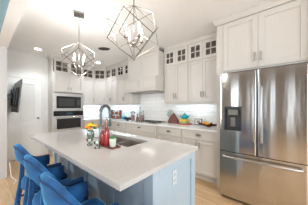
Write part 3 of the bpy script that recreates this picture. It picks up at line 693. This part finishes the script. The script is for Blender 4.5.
# ------------------------------------------------------------------ bar stools
def make_stool(label):
    t = thing('bar_stool', label, 'bar stool', (0,0,0), 0, 'blue velvet bar stools along the island')
    HWD, RB, AF = .250, .245, .11          # half width, back radius, arm front
    path = []
    for i in range(9): path.append((-HWD, AF-(AF)*i/8, 90+ (1-i/8)*60))
    for i in range(1, 32):
        a = PI*i/32; path.append((-HWD*math.cos(a), -RB*math.sin(a), abs(90-180*i/32)))
    for i in range(9): path.append((HWD, AF*i/8, 90+(i/8)*60))
    def sm(x): x = max(0, min(1, x)); return x*x*(3-2*x)
    def H(th): return .665+.235*(1-sm((th-14)/74))
    n = len(path); rows = []
    mb = MB(); topline = []
    prof = []  # (offset across thickness, z factor)
    for i, (x, y, th) in enumerate(path):
        a = path[max(0, i-1)]; b = path[min(n-1, i+1)]; tx, ty = b[0]-a[0], b[1]-a[1]; l = math.hypot(tx, ty); nx, ny = ty/l, -tx/l   # outward normal
        if nx*x+ny*(y-.0) < 0 and abs(y) < 10: nx, ny = -nx, -ny
        h = H(th); zb = h-.135-.05*sm((100-th)/60); T = .052; lean = .018*(h-.66)/.235
        R = []
        # outer bottom -> outer top -> rounded top -> inner top -> inner bottom
        for off, z, ln in ((-.012, zb, 0), (0, zb+.015, 0), (.004, zb+(h-zb)*.4, .3), (.004, zb+(h-zb)*.75, .75), (.002, h-.03, 1), (-.008, h-.010, 1), (-.026, h, 1), (-T+.008, h-.010, 1), (-T, h-.03, 1), (-T-.004, zb+(h-zb)*.6, .6), (-T, zb+.03, .2), (-T+.01, zb+.003, .1)):
            o_ = off+lean*ln
            R.append(mb.bm.verts.new((x+nx*o_, y+ny*o_, z)))
        rows.append(R); o_ = .003+lean*.99; topline.append((x+nx*o_, y+ny*o_, h-.022))
    K = len(rows[0])
    for A, B in zip(rows, rows[1:]):
        for k in range(K): mb.bm.faces.new((A[k], A[(k+1) % K], B[(k+1) % K], B[k]))
    mb.bm.faces.new(rows[0]); mb.bm.faces.new(rows[-1][::-1])
    sh = mb.build('backrest', 'velvet', t, True)
    MB().tube(topline, .0042, 6).build('piping', 'velvet_trim', sh, True)
    # seat cushion
    out = []
    for i in range(25):
        a = PI*i/24; out.append((-.215*math.cos(a), -.205*math.sin(a)))
    out += [(.215, .15), (.185, .19), (-.185, .19), (-.215, .15)]
    mb = MB(); lev = [(.40, .93), (.41, 1), (.475, 1.0), (.498, .97), (.512, .88), (.518, .6), (.52, .2)]; R = []
    for z, s_ in lev: R.append([mb.bm.verts.new((x*s_, y*s_+.02*(1-s_), z)) for x, y in out])
    for A, B in zip(R, R[1:]):
        for k in range(len(out)): j = (k+1) % len(out); mb.bm.faces.new((A[k], A[j], B[j], B[k]))
    mb.bm.faces.new(R[0][::-1]); mb.bm.faces.new(R[-1]); mb.build('seat', 'velvet', t, True)
    MB().box(-.17, .17, -.15, .20, .375, .399, .01).build('seat_base', 'velvet_trim', t)
    # rear legs sweep down from the back band, front legs stand under the arm ends
    legs = [[(-.175,-.165,.76),(-.180,-.180,.45),(-.195,-.215,.18),(-.215,-.262,0)], [(.175,-.165,.76),(.180,-.180,.45),(.195,-.215,.18),(.215,-.262,0)],
            [(-.228,.06,.57),(-.224,.08,.40),(-.215,.12,.18),(-.205,.15,0)], [(.228,.06,.57),(.224,.08,.40),(.215,.12,.18),(.205,.15,0)]]
    for L in legs:
        mb = MB(); rows = []
        for k, (x, y, z) in enumerate(L):
            r = (.016, .019, .022, .016)[k]
            rows.append([mb.bm.verts.new((x+i*r, y+j*r*1.2, z)) for i, j in ((-1,-.6),(-.6,-1),(.6,-1),(1,-.6),(1,.6),(.6,1),(-.6,1),(-1,.6))])
        for A, B in zip(rows, rows[1:]):
            for k in range(8): j = (k+1) % 8; mb.bm.faces.new((A[k], A[j], B[j], B[k]))
        mb.bm.faces.new(rows[0]); mb.bm.faces.new(rows[-1][::-1])
        mb.build('leg', 'velvet', t, True)
    def at(i, z):
        L = legs[i]
        for (p, q) in zip(L, L[1:]):
            if q[2] <= z <= p[2]:
                u = (z-q[2])/(p[2]-q[2]); return Vector((q[0]*(1-u)+p[0]*u, q[1]*(1-u)+p[1]*u, z))
    for i, j, z in ((0,1,.19), (2,3,.17), (0,2,.24), (1,3,.24)):
        A, B = at(i, z), at(j, z); MB().cyl(A, B, .012, seg=10).build('stretcher', 'velvet_trim', t, True)
    return t
st = make_stool('blue velvet bar stool farthest from the viewer, at the far end of the island')
st.location = (-2.17, .505, 0); st.rotation_euler.z = .0
for x, y, rz, lab in ((-1.61, .50, .03, 'blue velvet bar stool second from the far end, between two others'),
                      (-1.06, .495, .0, 'blue velvet bar stool third from the far end, its curved back fully in the foreground'),
                      (-.50, .50, .0, 'blue velvet bar stool nearest the viewer, mostly cut off, under the near worktop corner')):
    s2 = copy_tree(st); s2.location = (x, y, 0); s2.rotation_euler.z = rz; s2['label'] = lab

# ------------------------------------------------------------------ television on its arm
t = thing('television', 'black flat television on a wall arm, seen edge-on by the pantry door', 'television', (-4.46, .52, 1.54))
rx = Matrix.Rotation(-.09, 4, 'X')
MB().box(-.45, .45, -.0, .022, -.345, .345, .006, mx=rx).build('screen_housing', mat('tv_dark_grey', (.09,.085,.08), .35), t)
MB().box(-.44, .44, .0225, .024, -.335, .335, mx=rx).build('screen', 'blackglass', t)
MB().box(-.28, .28, -.03, -.0005, -.24, .18, .012, mx=rx).build('rear_cover', 'black', t)
t = thing('tv_wall_mount', 'black folding metal arm holding the television off the wall', 'wall mount', (-4.46, .332, 1.52))
mb = MB().box(-.11, .11, 0, .015, -.13, .13, .003); mb.build('wall_plate', 'black', t)
MB().box(-.10, .10, .03, .05, .03, .07, .004).box(.06, .10, .015, .14, -.03, .07, .006).box(-.10, -.06, .015, .14, -.03, .07, .006).cyl((.08,.14,-.05), (.08,.14,.09), .018).build('arm', 'black', t)
MB().box(-.20, -.17, .125, .15, -.18, .19, .003).box(.17, .20, .125, .15, -.18, .19, .003).box(-.20, .20, .125, .14, -.02, .05, .003).build('bracket', 'black', t)
# white cord by the wall end
cd_ = [(-3.80, .36, .30), (-3.79, .37, .14), (-3.77, .38, .02), (-3.70, .40, .006), (-3.55, .42, .006), (-3.42, .38, .006)]
tag(MB().tube(cd_, .006, 6).build('power_cord', 'white_plastic', None, True), 'thin white power cord trailing onto the floor by the left wall end', 'cord')

# ------------------------------------------------------------------ things on the range worktop
ZW = .9205
# cooktop
t = thing('cooktop', 'black gas cooktop set in the worktop under the range hood', 'cooktop', (-2.50, 2.82, ZW))
MB().box(-.34, .34, -.23, .23, 0, .01, .003).build('surface', 'steel', t)
for x, y in ((-.22,-.11), (-.22,.12), (0,0), (.22,-.11), (.22,.12)):
    b = MB().lathe([(.045,0),(.045,.008),(.03,.016),(.03,.02),(.005,.02)], (x,y,.01), 18).build('burner', 'iron', t, True)
for x in (-.22, 0, .22):
    mb = MB()
    for yy in (-.2, .2): mb.box(x-.10, x+.10, yy-.006, yy+.006, .022, .030)
    for xx in (-.094, 0, .094): mb.box(x+xx-.006, x+xx+.006, -.194, .194, .022, .030)
    for xx in (-.094, .094):
        for yy in (-.2, .2): mb.box(x+xx-.008, x+xx+.008, yy-.008, yy+.008, .01, .022)
    mb.build('grate', 'nickel_dk', t)
for k in range(5): MB().cyl((-.12+k*.06,-.215,.01), (-.12+k*.06,-.215,.03), .014).build('knob', 'chrome', t, True)
# knife block
t = thing('knife_block', 'slanted red-brown wooden knife block full of green-handled knives', 'knife block', (-1.91, 3.01, ZW), .10)
MB().prism([(-.15,0),(.15,0),(-.005,.24),(-.10,.13)], -.055, .055, 'y', .004).build('block', 'redwood', t)
dv = Vector((-.62, 0, .78)).normalized()
for k in range(6):
    u = k/5; p = Vector((-.10+.095*(u*.85+.05), 0, .13+.11*(u*.85+.05))) + Vector((0, (-.03, .03)[k % 2], 0)); L = .09+.03*((k*2) % 3)/2
    o = MB().cyl(p-dv*.012, p+dv*.02, .006, seg=8).build('blade_collar', 'chrome', t)
    MB().tube([p+dv*.02, p+dv*(.02+L*.5), p+dv*(.02+L)], [.009,.011,.008], 8).build('knife_handle', 'green_plastic', t, True)
tag(MB().lathe([(.02,0),(.055,.01),(.065,.055),(.06,.055),(.05,.015)], (-2.13, 3.08, ZW), 20).build('small_bowl', 'palegreen', None, True), 'small pale green bowl on the worktop left of the knife block', 'bowl')
# books, tray and teapot
bx_, by_ = -1.62, 3.0
b0 = thing('book', 'thin red book lying lowest in the stack, under the others', 'book', (bx_+.03, by_-.01, ZW), .05, 'cookbooks under the teal teapot')
MB().box(-.13, .13, -.10, .10, 0, .02, .002).build('cover', 'book_r', b0); MB().box(-.1255, .1255, .0985, .1015, .004, .016).build('pages', 'paper', b0)
for k, (mm, z, h, w_, nm) in enumerate((('book_g', .0205, .046, .09, 'pale green book in the middle of the stack'), ('book_y', .067, .048, .08, 'thick yellow book on top of the stack under the teapot'))):
    b1 = thing('book', nm, 'book', (bx_, by_, ZW+z), -.06+.1*k, 'cookbooks under the teal teapot')
    MB().box(-w_, w_, -.085, .085, 0, h, .003).build('cover', mm, b1); MB().box(-w_+.004, w_-.004,   .0835, .0865, .005, h-.005).build('pages', 'paper', b1)
t = thing('teapot', 'bright teal ceramic teapot on top of the book stack', 'teapot', (bx_+.005, by_, ZW+.1155))
MB().lathe([(.04,0),(.06,.012),(.075,.045),(.07,.08),(.045,.10),(.042,.10)], seg=26).build('body', 'teal', t, True)
MB().lathe([(.046,.10),(.04,.112),(.012,.122),(.008,.128),(.014,.138),(.010,.146),(.001,.147)], seg=20).build('lid', 'teal', t, True)
MB().tube([(.065,0,.035),(.095,0,.055),(.105,0,.085),(.12,0,.098)], [.016,.011,.009,.008], 10).build('spout', 'teal', t, True)
MB().tube([(-.062,0,.08),(-.10,0,.085),(-.112,0,.055),(-.09,0,.03),(-.068,0,.03)], .007, 8).build('handle', 'teal', t, True)
# picture frame
t = thing('photo_frame', 'small dark-framed picture leaning on the backsplash beside the fruit', 'picture frame', (-1.31, 3.03, ZW+.002), .08)
rx = Matrix.Rotation(-.16, 4, 'X')
mb = MB(); mb.box(-.08,-.068,-.01,.01,0,.135,mx=rx); mb.box(.068,.08,-.01,.01,0,.135,mx=rx); mb.box(-.068,.068,-.01,.01,0,.012,mx=rx); mb.box(-.068,.068,-.01,.01,.123,.135,mx=rx)
mb.build('frame', 'black', t)
MB().box(-.068,.068,-.002,.008,.012,.123,mx=rx).build('mat_board', 'paper', t)
MB().box(-.035,.035,-.004,-.0025,.035,.10,mx=rx).build('picture', mat('grey_green_print', (.28,.34,.28), .6), t)
# fruit dish
t = thing('fruit_dish', 'long red-brown boat-shaped wooden dish near the fridge', 'dish', (-1.03, 2.89, ZW), .15)
mb = MB(); rows = []
for i in range(17):
    u = -1+2*i/16; w_ = .075*math.sqrt(max(.02, 1-u*u)); lift = .028*u*u; R = []
    for j in range(9):
        v = -1+2*j/8; R.append(mb.bm.verts.new((.20*u, 1.15*w_*v, .012+lift*.8+.038*v*v+lift*.3)))
    rows.append(R)
for A, B in zip(rows, rows[1:]):
    for k in range(8): mb.bm.faces.new((A[k], B[k], B[k+1], A[k+1]))
g = bmesh.ops.solidify(mb.bm, geom=list(mb.bm.faces), thickness=-.008)
mb.lathe([(.04,0),(.045,.010),(.02,.012)], seg=16)
mb.build('bowl', 'redwood', t, True)
for k, (x, y, r, m_, lab) in enumerate(((-1.115, 2.88, .034, 'orange', 'orange round fruit at the left end of the wooden dish'), (-1.075, 2.92, .036, 'yellow', 'yellow fruit towards the back of the wooden dish'), (-1.05, 2.865, .033, 'yellow', 'yellow fruit in the middle front of the wooden dish'),
                             (-.99, 2.90, .030, 'redwood', 'dark red fruit towards the right of the wooden dish'))):
    f = thing('fruit', lab, 'fruit', (x, y, ZW+.034+r*.9), 0, 'fruit in the wooden dish')
    MB().lathe([(.002,-r*.92),(r*.5,-r*.86),(r*.87,-r*.5),(r,0),(r*.87,r*.5),(r*.5,r*.85),(r*.12,r*.9),(.002,r*.86)], seg=16).build('flesh', m_, f, True)
    MB().cyl((0,0,r*.85), (.003,0,r*1.15), .002, seg=6).build('stem', 'darkwood', f)
# spice rack with jars
sx, sy = -4.20, 3.0
t = thing('spice_rack', 'two-shelf red wooden rack of spice jars on the left worktop', 'rack', (sx, sy, ZW))
mb = MB().box(-.24, -.228, -.045, .045, 0, .29, .002).box(.228, .24, -.045, .045, 0, .29, .002)
for z in (.0, .135, .278): mb.box(-.228, .228, -.045, .045, z, z+.012)
mb.build('rack_frame', 'redwood', t)
for r_, z in enumerate((.0125, .1475)):
    for k in range(6):
        j = thing('spice_jar', '%s spice jar, %s from the left on the %s shelf of the rack' % (('red','brown','cream')[(k+r_) % 3], ('first','second','third','fourth','fifth','sixth')[k], ('lower','upper')[r_]), 'jar', (sx-.19+k*.076, sy, ZW+z), 0, 'spice jars in the rack')
        MB().lathe([(.021,0),(.023,.004),(.023,.062),(.016,.07),(.016,.076),(.012,.076)], seg=12).build('jar_body', ('spice_r','spice_b','cream')[(k+r_) % 3], j, True)
        MB().cyl((0,0,.076), (0,0,.096), .019, seg=12).build('lid', 'nickel_dk' if k % 2 else 'ceramic', j, True)
# blue candle jar
t = thing('candle_jar', 'blue and aqua jar standing on the back worktop left of the hood', 'jar', (-3.67, 2.92, ZW))
MB().lathe([(.065,0),(.072,.008),(.072,.085),(.066,.09)], seg=24).build('jar', 'blue_wax', t, True)
MB().lathe([(.068,.09),(.07,.10),(.066,.135),(.02,.142),(.015,.155),(.002,.158)], seg=24).build('lid', 'aqua', t, True)
# utensil crock
t = thing('utensil_crock', 'dark-patterned crock of kitchen utensils between blue jar and tall bottles', 'crock', (-3.29, 2.93, ZW))
MB().lathe([(.05,0),(.062,.01),(.062,.13),(.066,.14),(.06,.14),(.055,.12)], seg=22).build('crock', 'pink_bottle', t, True)
for k in range(6):
    a = k*1.05; p0 = Vector((.02*math.cos(a), .02*math.sin(a), .10)); p1 = Vector((.075*math.cos(a), .05*math.sin(a), .23+.02*(k % 3)))
    MB().tube([p0, p0.lerp(p1, .7)], .005, 6).sph(p1-(p1-p0)*.12, .022, (1,.4,1.4), 10).build('utensil', 'black' if k % 2 else 'darkwood', t, True)
tag(MB().box(-.13, .13, -.012, .012, .03, .10, .004).box(-.02, .02, -.03, .03, 0, .03).build('menu_sign', 'black', None, loc=(-3.28, 2.72, ZW-.0)), 'low dark rectangular stand on the worktop in front of the utensil crock', 'stand')
# oil bottles
for k, (x, y, h, r, m_, lab) in enumerate(((-3.03, 2.98, .38, .032, 'glass', 'tall clear glass oil bottle beside the cooktop'), (-2.91, 2.98, .29, .036, 'pink_bottle', 'dark-topped brown bottle right of the tall clear bottle'),
                            (-2.95, 2.80, .20, .038, 'spice_b', 'short brown bottle in front, left of the cooktop'), (-2.90, 3.10, .26, .034, 'pink_bottle', 'dusty pink bottle nearest the cooktop against the tiles'))):
    t = thing('oil_bottle', lab, 'bottle', (x, y, ZW), 0, 'bottles left of the cooktop')
    if k > 2: t.location = (-2.90, 2.89, ZW)
    MB().lathe([(r*.9,0),(r,.006),(r,h*.5),(r*.4,h*.66),(r*.36,h*.88),(r*.36,h*.9)], seg=18).build('bottle_body', m_, t, True)
    MB().lathe([(r*.42,0),(r*.45,h*.02),(r*.42,h*.1),(r*.15,h*.1)], (0,0,h*.89), 14).build('cap', 'black', t, True)
